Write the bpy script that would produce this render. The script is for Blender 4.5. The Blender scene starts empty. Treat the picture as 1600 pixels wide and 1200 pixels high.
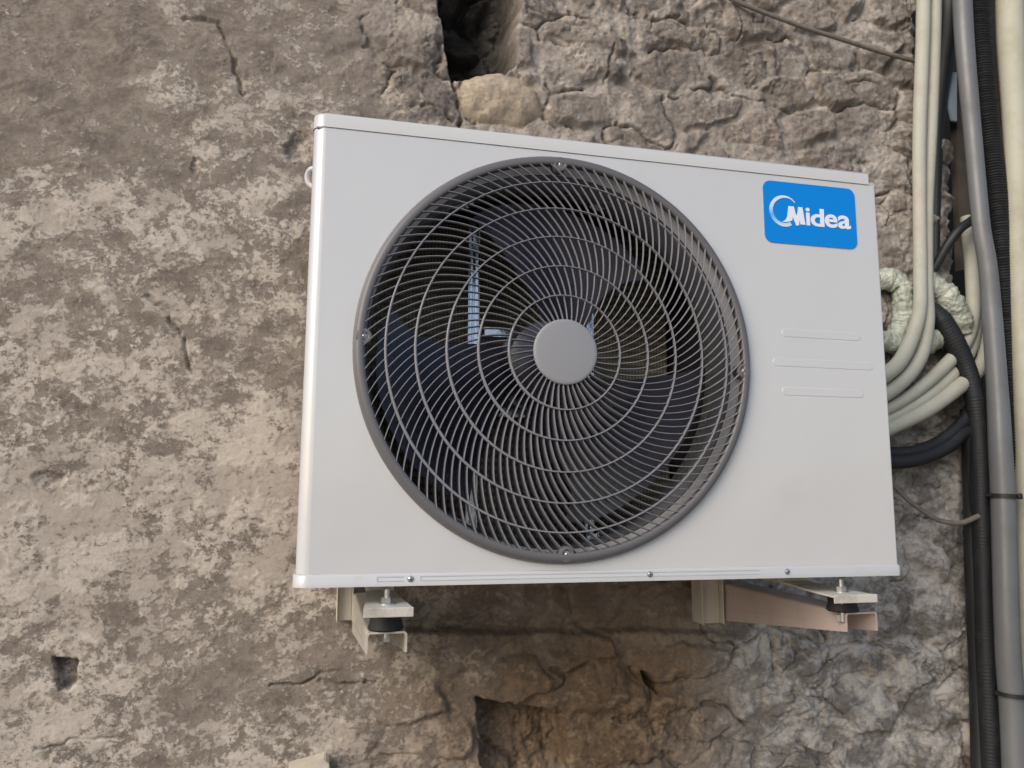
import bpy, bmesh, math, random
import numpy as np
from mathutils import Vector, Euler, Matrix

rad = math.radians
scene = bpy.context.scene
# ------------------------------------------------------------------ camera
CAM_POS = Vector((0.0226, -0.9665, 0.1084))
CAM_ROT = Euler((1.7101, -0.005, -0.2299), 'XYZ')
FPX = 1230.8                                   # focal length in pixels of the 1600 px wide photo
cam_data = bpy.data.cameras.new('camera')
cam = bpy.data.objects.new('camera', cam_data)
scene.collection.objects.link(cam)
cam.location = CAM_POS
cam.rotation_euler = CAM_ROT
cam_data.sensor_width = 36.0
cam_data.lens = FPX / 1600 * 36
cam_data.clip_start = 0.02
cam_data.clip_end = 200
cam_data.dof.use_dof = True
cam_data.dof.focus_distance = 1.05
cam_data.dof.aperture_fstop = 10.0
scene.camera = cam
# ------------------------------------------------------------------ world, sun, exposure
SUN_EL, SUN_AZ = rad(30), rad(-52)             # azimuth measured from the wall's normal, negative = from the left
world = bpy.data.worlds.new('World')
scene.world = world
world.use_nodes = True
wn = world.node_tree.nodes
wn.clear()
sky = wn.new('ShaderNodeTexSky')
sky.sky_type = 'NISHITA'
sky.sun_disc = False
sky.sun_elevation = SUN_EL
sky.sun_rotation = math.pi + SUN_AZ * -1
sky.air_density = 1.0
sky.dust_density = 2.0
sky.ozone_density = 1.0
bg = wn.new('ShaderNodeBackground')
bg.inputs['Strength'].default_value = 0.13
wo = wn.new('ShaderNodeOutputWorld')
world.node_tree.links.new(sky.outputs[0], bg.inputs['Color'])
world.node_tree.links.new(bg.outputs[0], wo.inputs['Surface'])
sd = bpy.data.lights.new('sun', 'SUN')
sd.energy = 1.7
sd.angle = rad(45)
sd.color = (1.0, 0.93, 0.84)
sun = bpy.data.objects.new('sun', sd)
scene.collection.objects.link(sun)
# direction from the scene towards the sun: in front of the wall (-y), to the left (-x)
sdir = Vector((math.sin(SUN_AZ) * math.cos(SUN_EL), -math.cos(SUN_AZ) * math.cos(SUN_EL), math.sin(SUN_EL)))
sun.rotation_euler = sdir.to_track_quat('Z', 'Y').to_euler()
sky.sun_rotation = math.atan2(sdir.x, sdir.y)
scene.view_settings.view_transform = 'Standard'
scene.view_settings.look = 'None'
scene.view_settings.gamma = 1
scene.view_settings.exposure = 0.27
scene.view_settings.use_curve_mapping = False

# ------------------------------------------------------------------ helpers
MROT = CAM_ROT.to_matrix()
MNP = np.array(MROT)
CNP = np.array(CAM_POS)
def at(x, y, Y):
    """world point seen at photo pixel (x, y) on the plane parallel to the wall at depth Y"""
    d = MNP @ np.array([x - 800.0, -(y - 600.0), -FPX])
    t = (Y - CNP[1]) / d[1]
    return Vector(CNP + d * t)
def px_size(x, y, Y):
    return (at(x + .5, y, Y) - at(x - .5, y, Y)).length

def link(name, me, parent=None, m=None, smooth=True):
    o = bpy.data.objects.new(name, me)
    scene.collection.objects.link(o)
    if m is not None:
        me.materials.append(m)
    if smooth:
        for p in me.polygons:
            p.use_smooth = True
    if parent is not None:
        o.parent = parent
    return o
def empty(name, loc=(0, 0, 0)):
    o = bpy.data.objects.new(name, None)
    o.empty_display_size = .05
    scene.collection.objects.link(o)
    o.location = loc
    return o
def tag(o, label, cat=None, group=None, kind=None):
    if label: o['label'] = label
    if cat: o['category'] = cat
    if group: o['group'] = group
    if kind: o['kind'] = kind
    return o

def bm_obj(name, bm, m, parent=None, smooth=False, offset=None, auto=None):
    me = bpy.data.meshes.new(name)
    if offset is not None:
        bmesh.ops.translate(bm, verts=bm.verts, vec=-Vector(offset))
    bmesh.ops.recalc_face_normals(bm, faces=bm.faces)
    bm.to_mesh(me); bm.free()
    o = link(name, me, parent, m, smooth)
    if smooth and auto:
        me.set_sharp_from_angle(angle=rad(auto))
    return o
def add_box(bm, lo, hi, bevel=0.0, seg=2):
    r = bmesh.ops.create_cube(bm, size=1)
    vs = r['verts']
    c = [(a + b) / 2 for a, b in zip(lo, hi)]; s = [(b - a) for a, b in zip(lo, hi)]
    for v in vs:
        v.co = Vector((c[0] + v.co.x * s[0], c[1] + v.co.y * s[1], c[2] + v.co.z * s[2]))
    if bevel > 0:
        es = {e for v in vs for e in v.link_edges}
        bmesh.ops.bevel(bm, geom=list(es), offset=bevel, segments=seg, profile=.5, affect='EDGES')
def add_lathe(bm, prof, center, axis='Y', n=96, close=False):
    """prof = [(radius, offset along axis)] swept about an axis through center"""
    rings = []
    for r, h in prof:
        ring = []
        for i in range(n):
            a = 2 * math.pi * i / n
            if axis == 'Y':
                p = (center[0] + r * math.cos(a), center[1] + h, center[2] + r * math.sin(a))
            else:
                p = (center[0] + r * math.cos(a), center[1] + r * math.sin(a), center[2] + h)
            ring.append(bm.verts.new(p))
        rings.append(ring)
    for k in range(len(rings) - 1):
        for i in range(n):
            j = (i + 1) % n
            bm.faces.new((rings[k][i], rings[k][j], rings[k + 1][j], rings[k + 1][i]))
    if close:
        bm.faces.new(rings[0]); bm.faces.new(list(reversed(rings[-1])))
    return rings
def catmull(P, step):
    P = [Vector(p) for p in P]
    P = [P[0] * 2 - P[1]] + P + [P[-1] * 2 - P[-2]]
    out = []
    for i in range(1, len(P) - 2):
        p0, p1, p2, p3 = P[i - 1:i + 3]
        n = max(2, int((p2 - p1).length / step))
        for k in range(n):
            t = k / n
            out.append(.5 * ((2 * p1) + (p2 - p0) * t + (2 * p0 - 5 * p1 + 4 * p2 - p3) * t * t + (3 * p1 - p0 - 3 * p2 + p3) * t ** 3))
    out.append(P[-2])
    return out
def add_tube(bm, pts, radii, n=14, step=.006, mod=None, flat=None):
    """pts world points, radii per control point, mod(s, a) multiplies the radius"""
    Q = catmull([Vector((*p[:3], )) for p in pts], step)
    # radii interpolated along length
    L = [0]
    for a, b in zip(pts, pts[1:]): L.append(L[-1] + (Vector(b) - Vector(a)).length)
    s = 0; up = None; rings = []
    tot = sum((Q[i + 1] - Q[i]).length for i in range(len(Q) - 1))
    for i, q in enumerate(Q):
        t = (Q[min(i + 1, len(Q) - 1)] - Q[max(i - 1, 0)]).normalized()
        if up is None:
            up = t.orthogonal().normalized()
        up = (up - t * up.dot(t)).normalized()
        bi = t.cross(up)
        if i: s += (Q[i] - Q[i - 1]).length
        r = float(np.interp(s / tot * L[-1], L, radii))
        ring = []
        for k in range(n):
            a = 2 * math.pi * k / n
            rr = r * (mod(s, a) if mod else 1)
            ring.append(bm.verts.new(q + up * (rr * math.cos(a)) + bi * (rr * math.sin(a))))
        rings.append(ring)
    for k in range(len(rings) - 1):
        for i in range(n):
            j = (i + 1) % n
            bm.faces.new((rings[k][i], rings[k][j], rings[k + 1][j], rings[k + 1][i]))
    bm.faces.new(rings[0]); bm.faces.new(list(reversed(rings[-1])))

# ---- materials
def mat(name, col, rough=.5, metal=0.0, spec=.5, coat=0.0, bump=None, var=None, coat_rough=.1):
    m = bpy.data.materials.new(name)
    m.use_nodes = True
    nt = m.node_tree; N = nt.nodes; L = nt.links
    b = N['Principled BSDF']
    b.inputs['Base Color'].default_value = (*col, 1)
    b.inputs['Roughness'].default_value = rough
    b.inputs['Metallic'].default_value = metal
    b.inputs['Specular IOR Level'].default_value = spec
    b.inputs['Coat Weight'].default_value = coat
    b.inputs['Coat Roughness'].default_value = coat_rough
    tc = N.new('ShaderNodeTexCoord')
    if var:                                     # (scale, amount, second colour) dirt / tone variation
        sc, lo, hi, c2 = var
        n = N.new('ShaderNodeTexNoise'); n.inputs['Scale'].default_value = sc; n.inputs['Detail'].default_value = 8; n.inputs['Roughness'].default_value = .65
        L.new(tc.outputs['Object'], n.inputs['Vector'])
        r = N.new('ShaderNodeMapRange'); r.inputs['From Min'].default_value = lo; r.inputs['From Max'].default_value = hi
        L.new(n.outputs['Fac'], r.inputs['Value'])
        mx = N.new('ShaderNodeMix'); mx.data_type = 'RGBA'
        mx.inputs['A'].default_value = (*col, 1); mx.inputs['B'].default_value = (*c2, 1)
        L.new(r.outputs[0], mx.inputs['Factor'])
        L.new(mx.outputs['Result'], b.inputs['Base Color'])
        r2 = N.new('ShaderNodeMapRange'); r2.inputs['To Min'].default_value = rough; r2.inputs['To Max'].default_value = min(1, rough + .25)
        L.new(r.outputs[0], r2.inputs['Value']); L.new(r2.outputs[0], b.inputs['Roughness'])
    if bump:
        sc, st, dist = bump
        n = N.new('ShaderNodeTexNoise'); n.inputs['Scale'].default_value = sc; n.inputs['Detail'].default_value = 5
        L.new(tc.outputs['Object'], n.inputs['Vector'])
        bp = N.new('ShaderNodeBump'); bp.inputs['Strength'].default_value = st; bp.inputs['Distance'].default_value = dist
        L.new(n.outputs['Fac'], bp.inputs['Height']); L.new(bp.outputs[0], b.inputs['Normal'])
    return m
M = {}
M['paint'] = mat('white_paint', (.585, .590, .604), .28, spec=.8, coat=1.0, coat_rough=.09, bump=(2.6, .5, .012), var=(5, .62, .95, (.52, .50, .46)))
M['paint_trim'] = mat('white_trim_paint', (.565, .57, .585), .32, spec=.7, coat=.6, var=(25, .60, .9, (.50, .48, .44)))
M['lid'] = mat('cream_lid_paint', (.575, .58, .59), .34, spec=.6, coat=.4, var=(9, .58, .9, (.52, .49, .45)))
M['grille'] = mat('grey_grille_plastic', (.125, .122, .130), .38, spec=.5)
M['slat'] = mat('grey_slat_plastic', (.215, .215, .238), .34, spec=.5)
M['hub'] = mat('grey_hub_plastic', (.27, .275, .30), .5, spec=.4)
M['bell'] = mat('bell_mouth_plastic', (.20, .205, .225), .12, spec=.8, coat=.8, coat_rough=.06)
M['blade'] = mat('dark_blade_plastic', (.036, .040, .075), .24, spec=.8, var=(9, .45, .8, (.08, .07, .07)))
M['inner'] = mat('dark_inner_sheet', (.025, .025, .03), .7)
M['zinc'] = mat('galvanised_steel', (.72, .78, .88), .20, metal=1.0, bump=(60, .3, .002))
M['screw'] = mat('screw_steel', (.55, .55, .55), .3, metal=.9)
M['bracket'] = mat('cream_bracket_paint', (.52, .49, .43), .42, coat=.2, var=(22, .5, .78, (.38, .31, .27)), bump=(40, .1, .002))
M['rubber'] = mat('black_rubber', (.012, .012, .012), .7)
M['foot'] = mat('white_foot_paint', (.56, .54, .49), .42, var=(30, .48, .75, (.30, .25, .21)))
M['blue'] = mat('blue_badge', (.0, .225, .72), .35, spec=.3)
M['white_print'] = mat('white_print', (.78, .82, .90), .4)
M['cream_tube'] = mat('cream_insulation', (.42, .42, .36), .65, var=(18, .45, .8, (.35, .33, .27)), bump=(70, .12, .002))
M['cream_tube2'] = mat('yellowed_insulation', (.44, .435, .355), .65, var=(14, .45, .8, (.34, .32, .24)))
M['grey_pipe'] = mat('grey_plastic_pipe', (.15, .155, .165), .36, spec=.5, var=(12, .45, .8, (.12, .12, .12)))
M['black_hose'] = mat('black_hose', (.014, .015, .018), .55, spec=.4, var=(30, .5, .8, (.03, .03, .03)))
M['black_flat'] = mat('black_cable_sheath', (.016, .017, .018), .5)
M['wrap'] = mat('glossy_pipe_wrap', (.47, .50, .42), .25, spec=.7, coat=.4, bump=(90, 1.0, .008), var=(40, .42, .7, (.33, .34, .27)))
M['wire'] = mat('dusty_wire', (.14, .12, .105), .7, var=(80, .4, .7, (.22, .19, .16)))
M['dark_back'] = mat('recess_painted_shade', (.012, .011, .010), .9, bump=(12, .5, .02))  # near-black colour stands for the shade deep in the recess
M['wood'] = mat('old_lath_wood', (.10, .085, .07), .8, var=(20, .4, .7, (.16, .14, .12)))
M['sheet'] = mat('pale_blue_plastic', (.42, .52, .62), .35)
M['brick'] = mat('red_brick', (.25, .09, .06), .85, var=(40, .4, .7, (.32, .16, .12)), bump=(60, .5, .004))
M['pale_wood'] = mat('pale_sawn_wood', (.62, .57, .47), .7, var=(30, .4, .8, (.48, .42, .34)), bump=(50, .4, .003))
M['ground'] = mat('earth_ground', (.22, .185, .15), .95, var=(2, .35, .7, (.28, .24, .20)), bump=(6, .5, .03))

# ------------------------------------------------------------------ noise in numpy
def _hash(ix, iy, seed):
    h = (ix.astype(np.int64) * 374761393 + iy.astype(np.int64) * 668265263 + seed * 1442695041) & 0xffffffff
    h = ((h ^ (h >> 13)) * 1274126177) & 0xffffffff
    h = (h ^ (h >> 16)) & 0xffffffff
    h = (h * 2246822519) & 0xffffffff
    h = h ^ (h >> 15)
    return (h & 0xffffff) / float(0xffffff)
def vnoise(x, y, seed=0):
    ix = np.floor(x).astype(np.int64); iy = np.floor(y).astype(np.int64)
    fx = x - ix; fy = y - iy
    ux = fx * fx * fx * (fx * (fx * 6 - 15) + 10); uy = fy * fy * fy * (fy * (fy * 6 - 15) + 10)
    a = _hash(ix, iy, seed); b = _hash(ix + 1, iy, seed); c = _hash(ix, iy + 1, seed); d = _hash(ix + 1, iy + 1, seed)
    return (a + (b - a) * ux) * (1 - uy) + (c + (d - c) * ux) * uy
def fbm(x, y, oct=5, seed=0, gain=.5):
    s = 0; amp = 1; tot = 0
    for o in range(oct):
        s = s + amp * vnoise(x * 2 ** o + 17.3 * o, y * 2 ** o + 9.1 * o, seed + o)
        tot += amp; amp *= gain
    return s / tot                               # 0..1
def voronoi(x, y, seed=0, jit=.9):
    ix = np.floor(x).astype(np.int64); iy = np.floor(y).astype(np.int64)
    F1 = np.full(x.shape, 9.0); F2 = np.full(x.shape, 9.0)
    cid = np.zeros(x.shape); cx = np.zeros(x.shape); cy = np.zeros(x.shape)
    for dx in (-1, 0, 1):
        for dy in (-1, 0, 1):
            jx = ix + dx; jy = iy + dy
            px = jx + .5 + jit * (_hash(jx, jy, seed + 101) - .5)
            py = jy + .5 + jit * (_hash(jx, jy, seed + 202) - .5)
            d = np.hypot(px - x, py - y)
            m = d < F1
            F2 = np.where(m, F1, np.minimum(F2, d))
            cid = np.where(m, _hash(jx, jy, seed + 303), cid)
            cx = np.where(m, x - px, cx); cy = np.where(m, y - py, cy)
            F1 = np.where(m, d, F1)
    return F1, F2, cid, cx, cy
def sstep(a, b, x):
    t = np.clip((x - a) / (b - a), 0, 1)
    return t * t * (3 - 2 * t)

# ------------------------------------------------------------------ the rubble wall
WY = 0.40                                         # mean plane of the wall
def W2(x, y):
    p = at(x, y, WY); return np.array([p.x, p.z])
def axis(lo, a, b, hi, fine, coarse):
    return np.concatenate([np.arange(lo, a, coarse), np.arange(a, b, fine), np.arange(b, hi + coarse, coarse)])
xs = axis(-1.25, -.60, 1.36, 1.36, .0022, .012)
xs = xs[xs <= 1.36]
zs = axis(-.85, -.50, 1.24, 1.75, .0022, .012)
X, Z = np.meshgrid(xs, zs)
def poly_sd(poly, X, Z):
    """signed distance to a polygon given in photo pixels (negative inside)"""
    P = [W2(*q) for q in poly]
    d = np.full(X.shape, 1e9); s = np.ones(X.shape)
    n = len(P)
    for i in range(n):
        a, b = P[i], P[(i + 1) % n]
        ex, ey = b - a; wx = X - a[0]; wy = Z - a[1]
        t = np.clip((wx * ex + wy * ey) / (ex * ex + ey * ey), 0, 1)
        d = np.minimum(d, np.hypot(wx - ex * t, wy - ey * t))
        c1 = Z >= a[1]; c2 = Z < b[1]; c3 = ex * wy > ey * wx
        s = np.where((c1 & c2 & c3) | (~c1 & ~c2 & ~c3), -s, s)
    return s * d
def line_d(pl, X, Z):
    P = [W2(*q) for q in pl]
    d = np.full(X.shape, 1e9)
    for a, b in zip(P, P[1:]):
        ex, ey = b - a; wx = X - a[0]; wy = Z - a[1]
        t = np.clip((wx * ex + wy * ey) / (ex * ex + ey * ey), 0, 1)
        d = np.minimum(d, np.hypot(wx - ex * t, wy - ey * t))
    return d
# warped coordinates give uneven outlines to the stones
wx = (fbm(X * 9, Z * 9, 4, 11) - .5); wz = (fbm(X * 9, Z * 9, 4, 23) - .5)
fx = (fbm(X * 45, Z * 45, 3, 31) - .5); fz = (fbm(X * 45, Z * 45, 3, 37) - .5)
Xw = X + wx * .055 + fx * .010; Zw = Z + wz * .05 + fz * .010
# where the rubble stands out: right of and above the unit, fading under the old plaster on the left
edge_line = .02 + .10 * (fbm(Z * 3 + 5, Z * 0, 3, 3) - .5)
rub = sstep(-.18, .22, X - edge_line - .25 * np.clip(.55 - Z, 0, .6) + .16 * (fbm(X * 4, Z * 4, 4, 77) - .5))
wx2 = (fbm(X * 5 + 3, Z * 5, 4, 311) - .5); wz2 = (fbm(X * 5, Z * 5 + 8, 4, 323) - .5)
Xa = X + wx2 * .10 + wx * .05 + fx * .018; Za = Z + wz2 * .07 + wz * .045 + fz * .014
F1, F2, cid, cx_, cz_ = voronoi(Xa * 7.4, Za * 11.5, 5)
G1, G2, gid, gx_, gz_ = voronoi(Xa * 16 + 3, Za * 21 + 8, 9)
e1 = F2 - F1; e2 = G2 - G1
tx = (_hash((cid * 1e6).astype(np.int64), (cid * 3e5).astype(np.int64), 4) - .5)
tz = (_hash((cid * 7e5).astype(np.int64), (cid * 2e5).astype(np.int64), 6) - .5)
sel = sstep(.42, .66, fbm(X * 4.5 + 40, Z * 4.5, 4, 55))
big = sstep(.02, .30, e1) * (.007 + .011 * cid) + (cx_ * tx + cz_ * tz) * .034 * sstep(.02, .3, e1)
small = sstep(.02, .34, e2) * (.003 + .007 * gid)
stone = big * (1 - .55 * sel) + small * (.25 + .75 * sel)
n1 = fbm(X * 14, Z * 14, 5, 101); n2 = fbm(X * 60, Z * 60, 5, 131, .62); n3 = fbm(X * 3, Z * 3, 3, 151)
ridge = 1 - np.abs(2 * fbm(X * 24, Z * 30, 5, 171, .6) - 1)
ridge2 = 1 - np.abs(2 * fbm(X * 75, Z * 90, 4, 177, .6) - 1)
fillm = sstep(.36, .60, fbm(X * 6 + 9, Z * 6, 5, 191, .6))   # mortar smeared over most joints
fill_h = .0095 + .012 * (n1 - .5)
hr = np.where(stone < fill_h, stone + (fill_h - stone) * fillm * .85, stone)
cm_ = sstep(.53, .64, fbm(X * 11 + 2, Z * 13 + 4, 5, 411, .6))     # open joints: only here and there
open_ = sstep(.075, .012, e1) * cm_ + .6 * sstep(.06, .01, e2) * cm_ * sel
hr = hr - .010 * np.clip(open_, 0, 1)
hl = .007 * (fbm(X * 6, Z * 11, 6, 201, .6) - .5) + .008 * (fbm(X * 2.2, Z * 5, 3, 211) - .5)
pl = sstep(.48, .54, fbm(X * 12, Z * 15, 8, 221, .72))     # layers of lime skin left on the plaster
hl = hl + .0012 * pl
h = hl * (1 - rub) + .010 + rub * (hr - .010)
h += .010 * (n3 - .5) + .007 * (n1 - .5) * (.3 + rub) + .0035 * (n2 - .5) * (.5 + 1.3 * rub) + (.0050 * (ridge - .7) + .0022 * (ridge2 - .7)) * (.16 + .84 * rub) * (1 - .6 * sstep(.35, .0, Z) * sstep(.5, .8, X))
mortar = rub * np.clip(1 - sstep(.04, .22, np.where(sel > .5, e2, e1)), 0, 1)
mortar = np.clip(np.maximum(mortar * .6, rub * fillm * sstep(.004, -.002, stone - fill_h)) - np.clip(open_, 0, 1), 0, 1)
painted_shade = np.zeros(X.shape); brown = np.zeros(X.shape); grey = np.zeros(X.shape); lime = pl * (1 - rub * .55); tan = np.zeros(X.shape)
nz = (n1 - .5) * .03 + (n2 - .5) * .006
rough_ = (fbm(X * 34, Z * 34, 5, 811, .65) - .5)
# deep hole above the unit, its shade painted into the colour
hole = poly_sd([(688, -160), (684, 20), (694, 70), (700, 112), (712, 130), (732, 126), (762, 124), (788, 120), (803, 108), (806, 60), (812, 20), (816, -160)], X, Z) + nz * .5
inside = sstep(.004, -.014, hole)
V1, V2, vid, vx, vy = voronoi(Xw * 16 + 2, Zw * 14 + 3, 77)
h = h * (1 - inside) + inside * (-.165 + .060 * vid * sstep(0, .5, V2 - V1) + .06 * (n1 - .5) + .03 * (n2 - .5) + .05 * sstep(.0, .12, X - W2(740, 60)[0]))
painted_shade = np.maximum(painted_shade, sstep(.006, -.008, hole) * (.88 - .35 * sstep(.0, .12, X - W2(740, 60)[0])))
# smooth rounded boulder below the hole
bc = W2(780, 161); br = .086
bd = ((np.abs(X - bc[0]) / .083) ** 2.7 + (np.abs(Z - bc[1]) / .050) ** 2.7) ** (1 / 2.7) + nz * 5 + .30 * (fbm(X * 22, Z * 22, 3, 531) - .5)
dome = np.clip(1 - bd ** 3.2, 0, 1) ** .5
bm_ = sstep(1.08, .96, bd)
h = np.where(bd < 1.0, np.maximum(h * .2, -.004 + .027 * dome + .006 * (n2 - .5) + .020 * (n1 - .5)), h - .010 * sstep(1.16, 1.02, bd) * sstep(.4, .6, n1))
tan = np.maximum(tan, bm_); mortar *= (1 - bm_)
# recess with a sharp lintel edge at the bottom, shade under it painted in
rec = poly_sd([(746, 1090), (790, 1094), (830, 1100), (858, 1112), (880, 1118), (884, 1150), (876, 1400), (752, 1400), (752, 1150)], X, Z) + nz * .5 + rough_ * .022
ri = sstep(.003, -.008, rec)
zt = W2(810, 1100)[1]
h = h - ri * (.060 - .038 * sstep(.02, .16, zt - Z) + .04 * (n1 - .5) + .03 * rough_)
painted_shade = np.maximum(painted_shade, ri * .6 * sstep(.05, .0, zt - Z + .03 * n1) )
# lintel stone just above that recess sticks out
ln = poly_sd([(730, 1040), (840, 1020), (960, 1028), (972, 1085), (940, 1103), (850, 1108), (760, 1090)], X, Z) + nz * .8
h += .014 * sstep(.012, -.014, ln)
# ledge: the wall below y=985 stands proud of the strip right under the unit
lz = np.interp(X, [W2(600, 990)[0], W2(660, 988)[0], W2(1010, 984)[0], W2(1090, 990)[0]], [W2(600, 990)[1], W2(660, 988)[1], W2(1010, 984)[1], W2(1090, 990)[1]]) + nz * .45 + rough_ * .012
band = sstep(W2(590, 985)[0], W2(660, 985)[0], X) * sstep(W2(1230, 985)[0], W2(1060, 985)[0], X)
up = sstep(-.004, .006, Z - lz) * sstep(.50, .1, Z)
h -= band * up * (.017 + .012 * (n1 - .5))
h += band * (1 - up) * .006
# pockets and gouges
for (gx, gy, ra, rb, dep) in [(86, 748, .020, .012, .006), (1322, 1060, .04, .02, .01), (305, 262, .005, .016, .004),
                              (465, 235, .020, .03, .009), (1060, 1130, .05, .03, .010), (1225, 1090, .05, .03, -.012), (1400, 1050, .07, .045, -.016),
                              (1190, 120, .05, .05, -.010), (930, 90, .06, .05, -.010), (640, 70, .05, .07, -.008), (650, 165, .07, .035, -.006), (1460, 980, .05, .06, -.008)]:
    c = W2(gx, gy); d = np.hypot((X - c[0]) / ra, (Z - c[1]) / rb) + nz * 14 + rough_ * 1.6
    h -= dep * sstep(1.15, .6, d)
chip = poly_sd([(88, 1026), (128, 1030), (122, 1060), (112, 1074), (98, 1076), (94, 1050)], X, Z) + rough_ * .016
h -= .020 * sstep(.002, -.004, chip)
painted_shade = np.maximum(painted_shade, .35 * sstep(.002, -.003, chip))  # shade inside the chip, painted as a darker colour
c = W2(1013, 1062)
s_ = poly_sd([(998, 1046), (1008, 1050), (1026, 1072), (1024, 1082), (1006, 1066)], X, Z) + nz * .1
h -= .05 * sstep(.002, -.004, s_)
def crack(pl_, w, dep, jag=.2):
    global h
    d = line_d(pl_, X + (n2 - .5) * .016 + fx * .010, Z + (n1 - .5) * .03 + fz * .012)
    wv_ = w * (.35 + 1.1 * fbm(X * 38, Z * 38, 3, 707))
    h = h - dep * sstep(wv_, wv_ * .15, np.abs(d)) * (.35 + .65 * sstep(.38, .55, fbm(X * 26, Z * 26, 3, 709)))
crack([(290, 34), (320, 30), (344, 34), (352, 60), (362, 90), (372, 120), (379, 148)], .0065, .009)
crack([(232, 460), (262, 490), (284, 520), (293, 555), (298, 582)], .005, .007)
crack([(700, -60), (696, 60), (706, 130), (716, 170), (718, 200)], .006, .022)
crack([(1150, -20), (1160, 20), (1175, 38), (1188, 30), (1200, 18)], .004, .014)
crack([(1100, 40), (1112, 60), (1146, 64), (1154, 50), (1140, 10)], .004, .012)
crack([(640, 168), (690, 174), (706, 190)], .004, .012)
crack([(940, 135), (942, 110), (950, 80)], .003, .010)
crack([(1010, 60), (1050, 78), (1100, 88)], .004, .008)
crack([(1140, 152), (1190, 158), (1230, 176), (1262, 190)], .004, .012)
crack([(1318, 128), (1350, 132), (1372, 146)], .004, .012)
crack([(1370, 745), (1420, 800), (1500, 850)], .003, .006)
crack([(1190, 1086), (1240, 1082), (1290, 1094), (1310, 1108)], .004, .012)
crack([(1270, 1030), (1340, 1008), (1420, 1014), (1460, 1050)], .004, .010)
crack([(1090, 1100), (1130, 1108), (1160, 1124)], .005, .014)
crack([(420, 1072), (470, 1068), (500, 1054), (530, 1046)], .004, .008)
crack([(500, 1066), (540, 1070), (580, 1066)], .004, .008)
crack([(60, 1160), (150, 1150), (210, 1158)], .003, .006)
crack([(1060, 1160), (1120, 1150), (1180, 1170), (1230, 1180)], .003, .008)
# colour regions of the stone; the brown also carries painted shade below the unit
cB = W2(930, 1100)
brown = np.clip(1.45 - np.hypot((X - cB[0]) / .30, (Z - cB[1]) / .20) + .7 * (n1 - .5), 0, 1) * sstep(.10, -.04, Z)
grey = sstep(W2(1040, 900)[0], W2(1180, 900)[0], X + .1 * (n1 - .5)) * sstep(.28, .0, Z) + .5 * sstep(W2(1100, 100)[0], W2(1500, 100)[0], X)
grey = np.clip(grey, 0, 1)
# right-hand edge of the wall: it breaks off into the service recess, coloured dark for its shade
ez = np.array([-1.0, W2(1528, 1200)[1], W2(1528, 1000)[1], W2(1510, 800)[1], W2(1508, 600)[1], W2(1486, 420)[1], W2(1484, 225)[1], W2(1440, 205)[1], W2(1430, 0)[1], 1.9])
ex = np.array([W2(1528, 1200)[0], W2(1528, 1200)[0], W2(1528, 1000)[0], W2(1510, 800)[0], W2(1508, 600)[0], W2(1486, 420)[0], W2(1484, 225)[0], W2(1440, 205)[0], W2(1430, 0)[0], W2(1430, 0)[0]])
xe = np.interp(Z, ez, ex) + (vnoise(Z * 26, Z * 0, 404) - .5) * .024 + (vnoise(Z * 90, Z * 0, 405) - .5) * .008
ret = sstep(-.002, .012, X - xe)
h = h - sstep(-.03, 0, X - xe) * .012
h = h * (1 - ret) + ret * (-.40)
painted_shade = np.maximum(painted_shade, sstep(.0, .012, X - xe))
verts = np.stack([X, WY - h, Z], -1).reshape(-1, 3)
nx, nzv = len(xs), len(zs)
idx = np.arange(nx * nzv).reshape(nzv, nx)
quads = np.stack([idx[:-1, :-1], idx[:-1, 1:], idx[1:, 1:], idx[1:, :-1]], -1).reshape(-1, 4)
me = bpy.data.meshes.new('stone_wall')
me.vertices.add(len(verts)); me.vertices.foreach_set('co', verts.astype(np.float32).ravel())
me.loops.add(quads.size); me.loops.foreach_set('vertex_index', quads.astype(np.int32).ravel())
me.polygons.add(len(quads)); me.polygons.foreach_set('loop_start', np.arange(0, quads.size, 4, dtype=np.int32)); me.polygons.foreach_set('loop_total', np.full(len(quads), 4, dtype=np.int32))
me.polygons.foreach_set('use_smooth', np.ones(len(quads), dtype=bool))
me.update()
def attr(n, a):
    t = me.attributes.new(n, 'FLOAT', 'POINT'); t.data.foreach_set('value', a.astype(np.float32).ravel())
tone = cid * (1 - sel) + gid * sel
for n_, a_ in (('rubble', rub), ('mortar', mortar), ('painted_shade', painted_shade), ('brown', brown), ('grey', grey), ('lime', lime), ('tan', tan), ('tone', tone)):
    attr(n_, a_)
band_ = fbm(X * 1.6 + 4, Z * 9, 4, 901) - .5; blob_ = fbm(X * 5, Z * 7, 4, 911) - .5
limy = 2.6 * band_ + 2.2 * blob_ - .55 * sstep(.35, .75, Z) * sstep(.25, -.15, X) + .75 * sstep(W2(700, 900)[0], W2(400, 900)[0], X) * sstep(.95, .25, Z) + 1.3 * sstep(W2(1080, 900)[0], W2(1300, 900)[0], X) * sstep(.45, -.05, Z)
attr('limy', np.clip(limy, -1.2, 1.3))

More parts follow.
